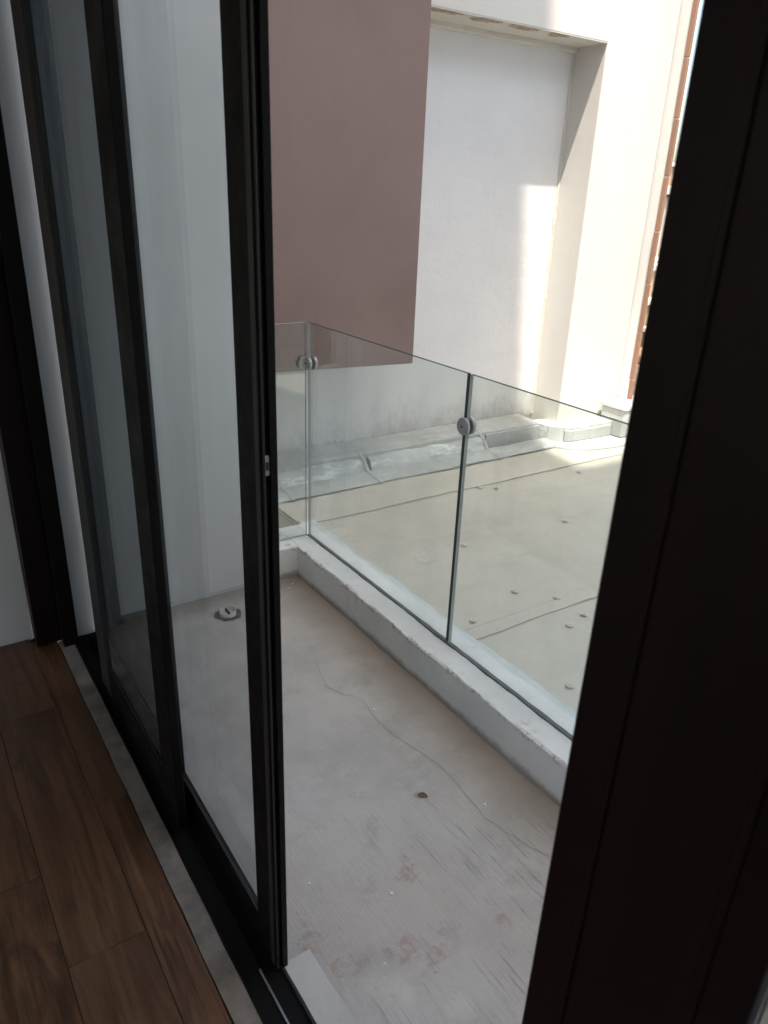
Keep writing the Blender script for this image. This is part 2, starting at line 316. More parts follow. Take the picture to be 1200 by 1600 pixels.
def box(name, x0, x1, y0, y1, z0, z1, mat, parent=None, bev=0.0, seg=2):
    return link(name, bbox(x0, x1, y0, y1, z0, z1, bev, seg), mat, parent)
def cyl(bm, c, axis, r, d, seg=32, r2=None):
    a = Vector(axis).normalized(); q = a.to_track_quat('Z', 'Y').to_matrix().to_4x4(); q.translation = Vector(c)
    return bmesh.ops.create_cone(bm, cap_ends=True, cap_tris=False, segments=seg, radius1=r, radius2=r if r2 is None else r2, depth=d, matrix=q)
def prism(name, poly, y0, y1, mat, parent=None, ny=1, jit=0.0, jf=8, axis='y'):
    """profile in (x,z) swept along y (or in (y,z) swept along x) with a little unevenness on its corners"""
    bm = bmesh.new(); rows = []
    for i in range(ny+1):
        y = y0 + (y1-y0)*i/ny; row = []
        for k, (a, z) in enumerate(poly):
            da = dz = 0.0
            if jit:
                da = mnoise.noise(Vector((y*jf, k*3.1, 0)))*jit + mnoise.noise(Vector((y*jf*4, k*3.1, 5)))*jit*.4
                dz = mnoise.noise(Vector((y*jf, k*3.1, 9)))*jit + mnoise.noise(Vector((y*jf*4, k*3.1, 15)))*jit*.4
            row.append(bm.verts.new((a+da, y, z+dz) if axis == 'y' else (y, a+da, z+dz)))
        rows.append(row)
    npt = len(poly)
    for i in range(ny):
        for k in range(npt):
            bm.faces.new((rows[i][k], rows[i][(k+1) % npt], rows[i+1][(k+1) % npt], rows[i+1][k]))
    bm.faces.new(rows[0]); bm.faces.new(rows[-1][::-1])
    bmesh.ops.recalc_face_normals(bm, faces=bm.faces[:])
    return link(name, bm, mat, parent)
def sheet(name, x0, x1, y0, y1, z, mat, parent=None, nx=2, ny=2, jit=0.0, jf=6, thick=.004, lift=0.0):
    """thin sheet with an uneven outline, a rim and slight waves"""
    bm = bmesh.new(); g = []
    for i in range(nx+1):
        r = []
        for j in range(ny+1):
            xx = x0+(x1-x0)*i/nx; yy = y0+(y1-y0)*j/ny
            dx = dy = 0
            if j in (0, ny): dy = jit*mnoise.noise(Vector((xx*jf, j*2.3+z*50, 0))) + jit*.5*mnoise.noise(Vector((xx*jf*4, j*2.3, 3)))
            if i in (0, nx): dx = jit*mnoise.noise(Vector((yy*jf, i*2.3+z*50, 7))) + jit*.5*mnoise.noise(Vector((yy*jf*4, i*2.3, 3)))
            dz = lift*mnoise.noise(Vector((xx*2.5, yy*2.5, 1)))
            r.append(bm.verts.new((xx+dx, yy+dy, z+dz)))
        g.append(r)
    fs = [bm.faces.new((g[i][j], g[i+1][j], g[i+1][j+1], g[i][j+1])) for i in range(nx) for j in range(ny)]
    ex = bmesh.ops.extrude_face_region(bm, geom=fs)
    vs_ = [e for e in ex['geom'] if isinstance(e, bmesh.types.BMVert)]
    bmesh.ops.translate(bm, verts=vs_, vec=(0, 0, -thick))
    bmesh.ops.recalc_face_normals(bm, faces=bm.faces[:])
    return link(name, bm, mat, parent)

# ================================================================== THE SETTING
# ground far below this storey
bm = bmesh.new(); bmesh.ops.create_grid(bm, x_segments=1, y_segments=1, size=250)
bmesh.ops.translate(bm, verts=bm.verts, vec=(0, 0, -7)); tag(link('ground', bm, M['ground']), kind='structure')

# balcony floor
bm = bmesh.new(); nx, ny = 26, 90
def fz(x_, y_): return .0025*mnoise.noise(Vector((x_*4, y_*4, 2)))
g = [[bm.verts.new((.45+.9*i/nx, -.75+3.35*j/ny, fz(.45+.9*i/nx, -.75+3.35*j/ny))) for j in range(ny+1)] for i in range(nx+1)]
DR = (.912, 2.351)
for i in range(nx):
    for j in range(ny):
        cx = .45+.9*(i+.5)/nx; cy = -.75+3.35*(j+.5)/ny
        bm.faces.new((g[i][j], g[i+1][j], g[i+1][j+1], g[i][j+1]))
balcony = tag(link('balcony_floor', bm, M['concrete'], smooth=True), kind='structure')
# hairline crack wandering along the slab
pts = [(1.075, 2.0), (1.06, 1.93), (1.03, 1.84), (1.012, 1.76), (1.04, 1.70), (1.078, 1.65), (1.062, 1.54), (1.068, 1.45), (1.09, 1.36), (1.108, 1.26), (1.098, 1.15), (1.088, 1.05), (1.105, .98), (1.12, .93), (1.148, .86), (1.16, .78)]
def ribbon(name, pts, wd, mat, parent, zf, sub=8, jit=.006, th=.0015):
    dense = []
    for (a, b) in zip(pts[:-1], pts[1:]):
        for k in range(sub): dense.append((a[0]+(b[0]-a[0])*k/sub, a[1]+(b[1]-a[1])*k/sub))
    bm = bmesh.new(); L = []; Rr = []
    for k, (x_, y_) in enumerate(dense):
        jx = jit*mnoise.noise(Vector((x_*30, y_*30, 3))); ww = wd*(.35+.9*abs(mnoise.noise(Vector((x_*12, y_*12, 8)))))
        z_ = zf(x_, y_)+th
        L.append(bm.verts.new((x_-ww+jx, y_, z_))); Rr.append(bm.verts.new((x_+ww+jx, y_+.001, z_)))
    for k in range(len(dense)-1): bm.faces.new((L[k], Rr[k], Rr[k+1], L[k+1]))
    bmesh.ops.recalc_face_normals(bm, faces=bm.faces[:])
    return link(name, bm, mat, parent)
ribbon('crack', pts, .0016, M['crack'], balcony, fz)

# roof deck beyond the glass
roof = tag(box('roof_deck', 1.44, 4.6, -1.5, 3.42, -.25, .083, M['roof']), kind='structure')
box('roof_slab', 1.46, 4.55, -.45, 3.6, -7, -.253, M['house'], roof)
sheet('membrane_sheet', 1.45, 4.58, 2.775, 3.25, .092, M['roof'], roof, 60, 6, .004, 5, .008, .004)
sheet('membrane_sheet', 1.45, 4.58, 1.63, 2.80, .098, M['roof'], roof, 60, 14, .004, 5, .008, .004)
sheet('membrane_sheet', 1.45, 4.58, -.48, 1.69, .1035, M['roof'], roof, 60, 20, .004, 5, .006, .004)
sheet('seam_tape', 1.45, 4.58, 1.605, 1.665, .1085, M['roof'], roof, 90, 2, .005, 9, .005, .004)
sheet('seam_tape', 1.45, 4.58, 2.745, 2.80, .1045, M['roof'], roof, 90, 2, .005, 8, .005, .004)
n = NT('seam dirt'); M['seamdirt'] = n.done(n.mix(n.ramp(n.noise(20, 5, .7), .4, .6), (.37, .345, .30), (.47, .44, .385)), .9)
def xribbon(y_, wd, z_):
    bm = bmesh.new(); prev = None
    for k in range(301):
        xx = 1.50+3.0*k/300; jj = .004*mnoise.noise(Vector((xx*4, y_*9, 2)))+.002*mnoise.noise(Vector((xx*25, y_*9, 4))); ww = wd*max(.12, .5+1.1*mnoise.noise(Vector((xx*9, y_*5, 7))))
        zz = z_+.004*mnoise.noise(Vector((xx*2.5, y_*2.5, 1)))
        row = [bm.verts.new((xx, y_+jj-ww, zz)), bm.verts.new((xx, y_+jj+ww, zz))]
        if prev: bm.faces.new((prev[0], row[0], row[1], prev[1]))
        prev = row
    link('seam_line', bm, M['seamdirt'], roof)
xribbon(1.603, .0024, .1076); xribbon(1.668, .0026, .1076); xribbon(2.742, .0022, .1022); xribbon(2.80, .0024, .1022); xribbon(3.048, .003, .0982)
sheet('edge_coating', 1.44, 1.505, -.48, 2.75, .112, M['edgepaint'], roof, 4, 120, .016, 7, .008, .004)

# interior floor
floor = tag(box('interior_floor', -3.4, .325, -2.4, 2.56, -.12, -.009, M['grout']), kind='structure')
edges = [-1.06, -.898, -.736, -.574, -.412, -.250, -.087, .078, .2415, .3215]
for i in range(len(edges)-1):
    a, b = edges[i], edges[i+1]
    y = {7: 1.204, 6: 1.47, 8: 1.62, 5: 1.9}.get(i, 1.0+random.random()) - 4*.9
    while y < 2.54:
        y1 = min(y+.9, 2.545)
        if y1 > -.6 and y1-y > .03: box('plank', a+.0007, b-.0007, max(y, -.7)+.0005, y1-.0005, -.008, random.uniform(-.0005, .0003), M['wood'], floor, .0010, 1)
        y += .9
# thin cement threshold, dark track, white outer sill
th = prism('threshold_strip', [(.3235, -.02), (.369, -.02), (.369, .006), (.3235, .004)], -1.6, 2.47, M['thresh'], None, 120, .0022, 9)
tag(th, 'narrow dusty cement strip between the wooden floor and the black door track', 'threshold')
sill = prism('door_sill', [(.455, -.05), (.519, -.05), (.519, .011), (.455, .014)], -.7, .968, M['sill'], None, 90, .0016, 7)
tag(sill, 'narrow white sill along the outside of the black door track at the open gap', 'sill')
sill = prism('door_sill', [(.455, -.05), (.521, -.05), (.521, .010), (.455, .013)], 2.16, 2.474, M['sill'], None, 30, .002, 9)
tag(sill, 'short piece of pale sill at the far end of the door track under the white reveal', 'sill')

# room shell
rw = empty('room', (-1.5, 0, 0), 'dim room around the sliding doors, pale painted walls and ceiling', 'room')
box('end_wall', -3.5, .255, 2.55, 2.75, -.02, 2.7, M['room'], rw)
box('back_wall', -3.6, -3.4, -2.5, 2.8, -.02, .9, M['room'], rw)  # unseen wall; the window gap in it is added to brighten the room
box('back_wall', -3.6, -3.4, -2.5, 2.8, 2.3, 2.7, M['room'], rw)
box('back_wall', -3.6, -3.4, 1.9, 2.8, .903, 2.297, M['room'], rw)
box('back_wall', -3.6, -3.4, -2.5, -1.6, .903, 2.297, M['room'], rw)
box('side_wall', -3.5, .6, -2.6, -2.4, -.02, 2.7, M['room'], rw)
box('ceiling', -3.5, .53, -2.5, 2.8, 2.55, 2.75, M['ceiling'], rw)
box('front_wall', .36, .53, -6, -.62, -.02, 2.548, M['house'], rw)
box('lintel', .36, .53, -.618, 2.47, 2.36, 2.548, M['house'], rw)

# the unseen house above and behind: storeys, wing, pieces added to steer light
hs = empty('house', (-2, 0, 0), 'tall rendered house that the dark room belongs to, shading the balcony', 'house')
box('middle_storey', -3.7, .52, -10, 4.6, 2.76, 6.0, M['house'], hs)
up = box('upper_storey', -4, 0, -9, 5.6, 6.003, 14.24, M['house'], hs)  # unseen; height and turn shaped for the shadow edge on the terrace wall
up.location += Vector((.52+2.0, -.97, 0)) - Vector((0, 0, 0)); up.rotation_euler.z = math.radians(-15)
up.location = Vector((.52, -.97, 0)) - hs.location - (Matrix.Rotation(math.radians(-15), 3, 'Z') @ (Vector((0, 0, 0)) - hs.location))
box('wing', .6, 12, -8, -1.95, -7, 5.0, M['house'], hs)  # unseen wing, kept low so side light reaches the walls
box('sun_block_slab', .0, 12, -8, -1.95, 13.9, 14.2, M['house'], hs)  # unseen slab, added to keep the sun off the terrace
for px_ in (3.5, 7.5, 11.5): box('sun_block_pier', px_, px_+.4, -7.6, -7.2, 5.003, 13.897, M['house'], hs)  # unseen props added under the sun-blocking slab
box('added_near_wall', .535, 1.32, -.95, -.76, -7, 1.1, M['white'], hs)  # unseen low wall, added to trim the light on the balcony end wall
box('far_storey', -3.7, .38, 2.76, 4.6, -7, 2.755, M['house'], hs)

# white end wall of the balcony and the reveal next to the doors
ew = box('balcony_end_wall', .535, 1.19, 2.515, 2.72, -.02, 3.4, M['white'], None, .003, 1)
tag(ew, 'tall white wall closing the far end of the balcony, seen through the door glass', 'wall')
jw = box('door_reveal', .385, .533, 2.475, 2.9, -.02, 2.75, M['jamb'], None, .002, 1)
tag(jw, 'white painted wall reveal at the far end of the door track', 'wall')

# ------------------------------------------------------------------ low kerb wall
kb = empty('kerb_wall', (1.37, 1, 0), 'low scuffed white kerb that carries the glass railing, chipped along its edge', 'low wall')
prism('long_kerb', [(1.29, -.02), (1.455, -.02), (1.455, .136), (1.296, .138), (1.29, .132)], -.55, 2.70, M['kerb'], kb, 420, .0055, 7)
prism('short_kerb', [(2.503, -.02), (2.69, -.02), (2.69, .137), (2.508, .1385), (2.503, .132)], 1.191, 1.2925, M['kerb'], kb, 14, .003, 7, axis='x')

# ------------------------------------------------------------------ glass railing
def pane(x0, x1, y0, y1, z0, z1, label, edge=None):
    bm = bbox(x0, x1, y0, y1, z0, z1)
    thin = 0 if (x1-x0) < (y1-y0) else 1
    bm.faces.ensure_lookup_table()
    bm.normal_update()
    for f_ in bm.faces:
        nn = f_.normal
        f_.material_index = 0 if abs(nn[thin]) > .5 else (2 if (thin == 1 or nn.y > .5) else 1)
    o = link('railing_glass', bm, [M['glass'], M['gedge'], M['gedge2']])
    return tag(o, label, 'glass panel', 'glass panels of the balcony railing')
GX = 1.385; TZ = 1.040
pane(GX-.006, GX+.006, 1.610, 2.570, .140, TZ, 'frameless clear glass panel standing on the kerb between the two round clamps')
pane(GX-.006, GX+.006, .10, 1.597, .140, TZ, 'frameless clear glass railing panel nearest the dark door edge on the right')
pane(1.195, 1.374, 2.575, 2.585, .140, TZ, 'short clear glass railing panel beside the black door stile')
# bead of sealant and dirt at the foot of the glass
sb = prism('glass_sealant', [(GX-.0095, .134), (GX+.0095, .134), (GX+.0075, .1405), (GX-.0075, .1405)], .10, 2.58, M['seal'], None, 160, .0015, 20)
tag(sb, 'thin dark bead of sealant along the foot of the glass railing', 'sealant')

def disc(name, c, axis, r, d, mat, parent, bev=.0025):
    bm = bmesh.new(); cyl(bm, c, axis, r, d, 40)
    ed = [e for e in bm.edges if len(e.link_faces) == 2 and any(len(f.verts) > 8 for f in e.link_faces)]
    bmesh.ops.bevel(bm, geom=ed, offset=bev, segments=2, affect='EDGES')
    return link(name, bm, mat, parent, False)
def clamp(c, axis, label):
    t = empty('glass_clamp', c, label, 'glass clamp', 'round steel clamps on the glass railing')
    a = Vector(axis); c = Vector(c)
    f1 = disc('front_disc', c+a*.0115, axis, .0265, .011, M['steel'], t)
    disc('back_disc', c-a*.0125, axis, .0265, .013, M['steel'], t)
    disc('gasket', c+a*.005+a*.0005, axis, .024, .0015, M['rubber'], t, .0003)
    bm = bmesh.new(); cyl(bm, c+a*.0172, axis, .0034, .0012, 20); link('screw', bm, M['dark'], f1)
    bm = bmesh.new(); cyl(bm, c, axis, .0075, .022, 16); link('spindle', bm, M['steel'], t)
    return t
clamp((GX, 1.603, .886), (-1, 0, 0), 'round steel clamp joining the two long glass panels at mid railing')
# corner clamp: one disc on each panel
t = empty('glass_clamp', (1.378, 2.578, .886), 'round steel corner clamp joining the short and long glass panels', 'glass clamp', 'round steel clamps on the glass railing')
f1 = disc('front_disc', (1.362, 2.5665, .886), (0, -1, 0), .0255, .011, M['steel'], t); bm = bmesh.new(); cyl(bm, (1.362, 2.5604, .886), (0, 1, 0), .0034, .0012, 20); link('screw', bm, M['dark'], f1)
disc('back_disc', (1.362, 2.5925, .886), (0, -1, 0), .0255, .011, M['steel'], t)
disc('front_disc', (1.3725, 2.5555, .886), (-1, 0, 0), .0255, .011, M['steel'], t)
disc('back_disc', (1.3975, 2.5555, .886), (-1, 0, 0), .0255, .011, M['steel'], t)
bm = bmesh.new(); cyl(bm, (1.385, 2.578, .886), (0, 1, 0), .010, .03, 20); link('spindle', bm, M['steel'], t)

# ------------------------------------------------------------------ far wall with niche, column
YW, YF, XR = 3.405, 3.173, 3.499
fw_ = empty('terrace_wall', (3, 3.4, .1), 'white terrace wall with a shallow niche and a sunlit column on its right', 'wall')
box('niche_wall', .9, 3.52, YW, YW+.25, -.2, 3.6, M['farwall'], fw_)
# lintel above the niche
bm = bbox(.9, XR+.001, YF, YW-.003, 2.288, 3.6)
link('lintel', bm, M['cream'], fw_)
box('soffit_skin', .95, XR-.002, YF+.001, YW-.004, 2.281, 2.2865, M['soffit'], fw_)
prism('soffit_joint', [(YW-.030, 2.262), (YW-.0035, 2.256), (YW-.0035, 2.2805), (YW-.030, 2.2805)], .95, XR-.006, M['soffit'], fw_, 120, .004, 6, axis='x')
box('column', XR, 4.045, YF+.0015, YW+.25, -.2, 3.6, M['cream'], fw_, .004, 1)
prism('corner_fillet', [(XR-.016, YW-.0035), (XR-.0012, YW-.0035), (XR-.0012, YW-.018)], .22, 2.26, M['soffit'], fw_, 2)  # replaced below
o = bpy.data.objects.get('corner_fillet')
bm = bmesh.new(); prev = None
for i in range(141):
    z = .21 + 2.045*i/140; w1 = .012+.006*mnoise.noise(Vector((z*9, 1, 1)))+.006*mnoise.noise(Vector((z*30, 1, 4)))
    row = [bm.verts.new((XR-w1, YW-.003, z)), bm.verts.new((XR-w1*.35, YW-w1*.35-.002, z)), bm.verts.new((XR-.001, YW-w1, z))]
    if prev:
        for k in range(2): bm.faces.new((prev[k], prev[k+1], row[k+1], row[k]))
    prev = row
bmesh.ops.recalc_face_normals(bm, faces=bm.faces[:]); me = bpy.data.meshes.new('corner_fillet')
bmesh.ops.translate(bm, verts=bm.verts, vec=-wloc(fw_)); bm.to_mesh(me); bm.free(); me.materials.append(M['soffit']); o.data = me
# rust-brown stains where water leaks under the lintel edge
n = NT('brown leak stain'); M['stain'] = n.done(n.mix(n.ramp(n.noise(25, 6, .75), .35, .65), (.30, .21, .13), (.50, .42, .32)), .9)
for (sx_, w_, h_) in ((2.40, .12, .05), (2.68, .085, .07), (2.92, .10, .07), (3.17, .06, .07)):
    bm = bmesh.new(); c0 = bm.verts.new((sx_, YF+.018, 2.2795)); ring = []
    for k in range(28):
        a = 2*math.pi*k/28; rr = 1+.45*mnoise.noise(Vector((math.cos(a)*2+sx_*9, math.sin(a)*2, 3)))+.35*mnoise.noise(Vector((math.cos(a)*5+sx_*9, math.sin(a)*5, 3)))
        ring.append(bm.verts.new((sx_+w_*rr*math.cos(a), max(YF+.004, YF+.022+h_*.75*rr*math.sin(a)), 2.2795)))
    for k in range(28): bm.faces.new((c0, ring[(k+1) % 28], ring[k]))
    bmesh.ops.recalc_face_normals(bm, faces=bm.faces[:]); link('leak_stain', bm, M['stain'], fw_)

# mauve brown wall volume hanging in front of the white wall
bm = bbox(.9, 2.206, 3.0, 3.168, .735, 3.6)
for v in bm.verts:
    if v.co.z < 1: v.co.z = .728 + (2.206-v.co.x)*.032
bmesh.ops.bevel(bm, geom=bm.edges[:], offset=.004, segments=2, affect='EDGES')
bw = link('brown_wall_block', bm, M['brown']); tag(bw, 'mauve brown painted wall block hanging in front of the white terrace wall', 'wall')

# ------------------------------------------------------------------ ledge and flashing at the foot of the wall
lg = empty('wall_ledge', (2.5, 3.3, .1), 'low painted ledge with patched waterproof flashing along the foot of the terrace wall', 'ledge')
prism('ledge_top', [(3.215, .095), (YW+.02, .095), (YW+.02, .222), (3.225, .214), (3.215, .205)], .95, 3.372, M['ledge'], lg, 150, .006, 5, axis='x')
prism('ledge_face', [(3.203, .095), (3.214, .095), (3.2135, .196), (3.203, .194)], 2.93, 3.374, M['ledgeg'], lg, 30, .003, 7, axis='x')
def roll(name, xa, xb, jit=.006):
    prism(name, [(3.155, .10), (3.214, .10), (3.2145, .188), (3.200, .186), (3.180, .170), (3.166, .145), (3.157, .120)], xa, xb, M['flash2'], lg, max(6, int((xb-xa)*60)), jit, 7, axis='x')
roll('flashing_roll', .95, 2.06, .010); roll('flashing_roll', 2.085, 2.90, .010)
prism('flashing_apron', [(3.045, .099), (3.16, .099), (3.16, .125), (3.05, .1045)], .95, 3.40, M['flash'], lg, 150, .006, 6, axis='x')
def patch(name, pts, z, mat, parent, th=.004, sub=5, jit=.006):
    ds = []
    for a, b in zip(pts, pts[1:]+pts[:1]):
        for k in range(sub):
            p = Vector((a[0]+(b[0]-a[0])*k/sub, a[1]+(b[1]-a[1])*k/sub, 0)); p += Vector((jit*mnoise.noise(p*23), jit*mnoise.noise(p*23+Vector((7, 7, 7))), 0)); ds.append(p)
    bm = bmesh.new(); f_ = bm.faces.new([bm.verts.new((p.x, p.y, z)) for p in ds])
    ex = bmesh.ops.extrude_face_region(bm, geom=[f_]); bmesh.ops.translate(bm, verts=[e for e in ex['geom'] if isinstance(e, bmesh.types.BMVert)], vec=(0, 0, th))
    bmesh.ops.recalc_face_normals(bm, faces=bm.faces[:]); bmesh.ops.triangulate(bm, faces=[f for f in bm.faces if len(f.verts) > 4])
    return link(name, bm, mat, parent)
# lap creases between flashing pieces
for (x_, wv) in ((2.07, .012), (2.915, .012), (1.55, .010)):
    bm = bmesh.new(); prof = [(3.03, .104), (3.10, .116), (3.155, .13), (3.178, .172), (3.205, .196), (3.235, .222)]
    prev = None
    for k, (yy, zz) in enumerate(prof):
        xx = x_ + .05*(k/5)*(-.6) + .008*mnoise.noise(Vector((yy*40, x_, 0)))
        row = [bm.verts.new((xx-wv, yy, zz-.002)), bm.verts.new((xx-wv*.3, yy-.002, zz+.0015)), bm.verts.new((xx+wv*.5, yy-.002, zz+.002)), bm.verts.new((xx+wv, yy, zz-.002))]
        if prev:
            for q in range(3): bm.faces.new((prev[q], prev[q+1], row[q+1], row[q]))
        prev = row
    bmesh.ops.recalc_face_normals(bm, faces=bm.faces[:]); link('flashing_lap', bm, M['flash'], lg, True)
# ledge running on round the column foot, with its own apron
ring = [(3.375, 3.245), (3.405, 3.135), (3.45, 3.078), (3.53, 3.045), (3.68, 3.035), (3.82, 3.032), (3.90, 3.03)]
def wallstrip(name, pts, z0, z1, mat, parent, depth=.012, jit=.003, top=0.0):
    bm = bmesh.new(); prev = None; dense = []
    for a, b in zip(pts[:-1], pts[1:]):
        for k in range(8): dense.append(Vector((a[0]+(b[0]-a[0])*k/8, a[1]+(b[1]-a[1])*k/8, 0)))
    dense.append(Vector((*pts[-1], 0)))
    for i, p in enumerate(dense):
        q = dense[min(i+1, len(dense)-1)]-dense[max(i-1, 0)]; nrm = Vector((q.y, -q.x, 0)).normalized()
        j = jit*mnoise.noise(p*17)
        o_ = p+nrm*(depth+j)
        row = [bm.verts.new((p.x, p.y, z0)), bm.verts.new((o_.x, o_.y, z0)), bm.verts.new((o_.x, o_.y, z1+j*1.5)), bm.verts.new((p.x-nrm.x*top, p.y-nrm.y*top, z1+.006+j*1.5))]
        if prev:
            for k in range(4): bm.faces.new((prev[k], prev[(k+1) % 4], row[(k+1) % 4], row[k]))
        prev = row
    bmesh.ops.recalc_face_normals(bm, faces=bm.faces[:]); return link(name, bm, mat, parent)
core = [(3.373, 3.25), (3.40, 3.145), (3.45, 3.09), (3.53, 3.058), (3.68, 3.047), (3.90, 3.042), (3.90, 3.19), (3.40, 3.30)]
bm = bmesh.new(); lo = [bm.verts.new((a, b, .095)) for a, b in core]; hi = [bm.verts.new((a, b, .203)) for a, b in core]
bm.faces.new(hi)
for k in range(len(core)): bm.faces.new((lo[k], lo[(k+1) % len(core)], hi[(k+1) % len(core)], hi[k]))
bmesh.ops.recalc_face_normals(bm, faces=bm.faces[:]); link('column_foot', bm, M['flash2'], lg)
wallstrip('foot_facing', [(3.47, 3.078), (3.53, 3.056), (3.68, 3.045), (3.86, 3.041)], .112, .178, M['ledgeg'], lg, .006, .004)
patch('foot_apron', [(3.33, 3.20), (3.335, 3.07), (3.42, 2.965), (3.55, 2.895), (3.75, 2.865), (3.95, 2.86), (4.2, 2.87), (4.2, 3.06), (3.55, 3.07), (3.42, 3.16)], .096, M['flash2'], lg, .0115)
for pp in ([(3.46, 3.03), (3.56, 2.985), (3.56, 2.93), (3.45, 2.985)], [(3.61, 2.985), (3.72, 2.985), (3.72, 2.92), (3.60, 2.93)], [(3.77, 2.99), (3.86, 3.0), (3.84, 2.925), (3.75, 2.925)], [(3.91, 3.0), (4.03, 3.01), (4.0, 2.93), (3.89, 2.925)]):
    patch('bare_patch', pp, .1065, M['ledgeg'], lg, .002, 5, .004)
blk = bbox(3.865, 4.35, 2.955, 3.14, .112, .288, .006)
bo = link('parapet_block', blk, M['ledgeg']); tag(bo, 'low grey block with a white top at the foot of the sunlit column', 'block')
box('cap', 3.855, 4.36, 2.945, 3.15, .2895, .318, M['flash2'], bo, .006)

# ------------------------------------------------------------------ party wall with its edge of terracotta tiles
pw = empty('party_wall', (4.1, 3.2, -.2), 'white party wall edged with terracotta tiles beside the sunlit column', 'wall')
box('wall_core', 4.052, 4.100, 3.100, 5.2, -6.9, 3.6, M['white'], pw, .003, 1)
prism('reveal_skin', [(4.0465, 3.176), (4.0515, 3.176), (4.0515, 3.101), (4.0465, 3.101)], 0, 1, M['white'], pw); bpy.data.objects.remove(bpy.data.objects['reveal_skin'])
z = -.16; k = 0
tm = None
while z < 3.55:
    bm = bbox(4.044, 4.063, 3.066, 3.0985, z+.003, z+.3005, .003, 1)
    for v in bm.verts: v.co.y += 0
    o = link('edge_tile', bm, M['terra'], pw); o.location.x += random.uniform(-.002, .002); o.location.y += random.uniform(-.003, .003)
    z += .3035; k += 1
box('tile_mortar', 4.049, 4.058, 3.070, 3.0995, -.2, 3.55, M['far_cap'], pw)
cv = box('roof_canopy', 4.046, 4.9, 2.84, 4.6, 3.05, 3.2, M['far_cap']); tag(cv, 'pale slab above the tiled party wall edge', 'canopy')

# ------------------------------------------------------------------ neighbours in the slit of view
nb = empty('grey_house', (18.8, 14, -7), 'distant weathered grey house with a flat roof and dark roof edge', 'house')
box('wall', 17.2, 22, 14.0, 18, -7, 1.72, M['far_grey'], nb)
box('roof_edge', 17.1, 22.1, 13.9, 18.1, 1.723, 1.80, M['dark'], nb)
box('parapet', 17.15, 22, 13.98, 18, 1.803, 2.02, M['far_cap'], nb)
box('terrace_ledge', 16.4, 22.5, 13.0, 13.99, -7, .10, M['far_tan'], nb)
box('coping', 16.3, 22.5, 12.9, 13.99, .103, .19, M['far_cap'], nb)
nb2 = empty('tan_wall', (10.6, 8, -7), 'tan block wall with pale copings beyond the terracotta tiles', 'wall')
box('upper_course', 9.8, 13, 8.2, 8.5, -7, .52, M['far_tan'], nb2)
box('coping', 9.75, 13, 8.15, 8.52, .523, .60, M['far_cap'], nb2)
box('rough_base', 9.8, 13, 7.8, 8.19, -7, .04, M['far_rough'], nb2)
box('base_coping', 9.78, 13, 7.76, 8.19, .043, .10, M['far_cap'], nb2)
box('pier', 10.2, 12, 7.45, 7.79, -7, -.35, M['far_rough'], nb2)
box('pier_coping', 10.15, 12, 7.42, 7.79, -.347, -.29, M['far_cap'], nb2)
nb3 = empty('block_wall', (6.6, 5, -7), 'near sandy block wall with a dark round topped opening', 'wall')
box('wall', 5.9, 9, 5.0, 5.3, -7, -.06, M['far_tan'], nb3)
bm = bmesh.new(); ps = [(6.62, -.02), (6.62, .04)]
bm = bbox(6.66, 7.1, 4.985, 5.31, -.056, .055, .03, 3); link('opening_hood', bm, M['terra'], nb3)
zz = -.11
for r_ in range(4):
    for c_ in range(4):
        box('block', 6.3+.24*c_+(.12 if r_ % 2 else 0), 6.3+.24*c_+.232+(.12 if r_ % 2 else 0), 4.985, 4.9985, zz-.16, zz-.006, M['far_tan'], nb3, .004, 1)
    zz -= .16
nb4 = empty('orange_house', (30, 22, -7), 'small far house with orange walls below the trees', 'house')
box('wall', 27, 38, 22, 27, -7, 3.05, M['far_orange'], nb4)
box('parapet', 26.9, 38, 21.9, 27, 3.053, 3.2, M['far_cap'], nb4)
bm = bbox(29.4, 30.1, 21.93, 21.99, 1.6, 2.6); link('window', bm, M['darkwin'], nb4)
def tree(x_, y_, z0, h, r, label, n_=900):
    t = empty('tree', (x_, y_, z0), label, 'tree', 'trees on the skyline')
    bm = bmesh.new(); cyl(bm, (x_, y_, z0+h*.3), (0, 0, 1), .16, h*.6, 10, .08)
    for k in range(5):
        a = k*1.3; d = Vector((math.cos(a), math.sin(a), 1.1)).normalized(); cyl(bm, Vector((x_, y_, z0+h*.55))+d*r*.4, d, .06, r*.9, 6, .02)
    link('trunk', bm, M['bark'], t)
    bm = bmesh.new(); rs = random.Random(int(x_*10))
    cl = [(Vector((rs.gauss(0, .45)*r, rs.gauss(0, .45)*r, h*.72+rs.gauss(0, .3)*r)), r*rs.uniform(.25, .45)) for _ in range(16)]
    for _ in range(n_*4):
        c, rr = rs.choice(cl); p = c+Vector((rs.gauss(0, .5), rs.gauss(0, .5), rs.gauss(0, .4)))*rr+Vector((x_, y_, z0))
        s = rs.uniform(.06, .15); u = Vector((rs.gauss(0, 1), rs.gauss(0, 1), rs.gauss(0, 1))).normalized(); v = u.orthogonal().normalized()
        bm.faces.new([bm.verts.new(p+u*s), bm.verts.new(p+v*s*.6), bm.verts.new(p-u*s), bm.verts.new(p-v*s*.6)])
    link('crown', bm, M['leaves'], t)
tree(42, 31.5, -7, 13.2, 2.6, 'leafy green tree rising tallest beyond the orange house')
tree(45, 36.5, -7, 12.0, 2.6, 'lower bushy tree behind the orange house', 700)

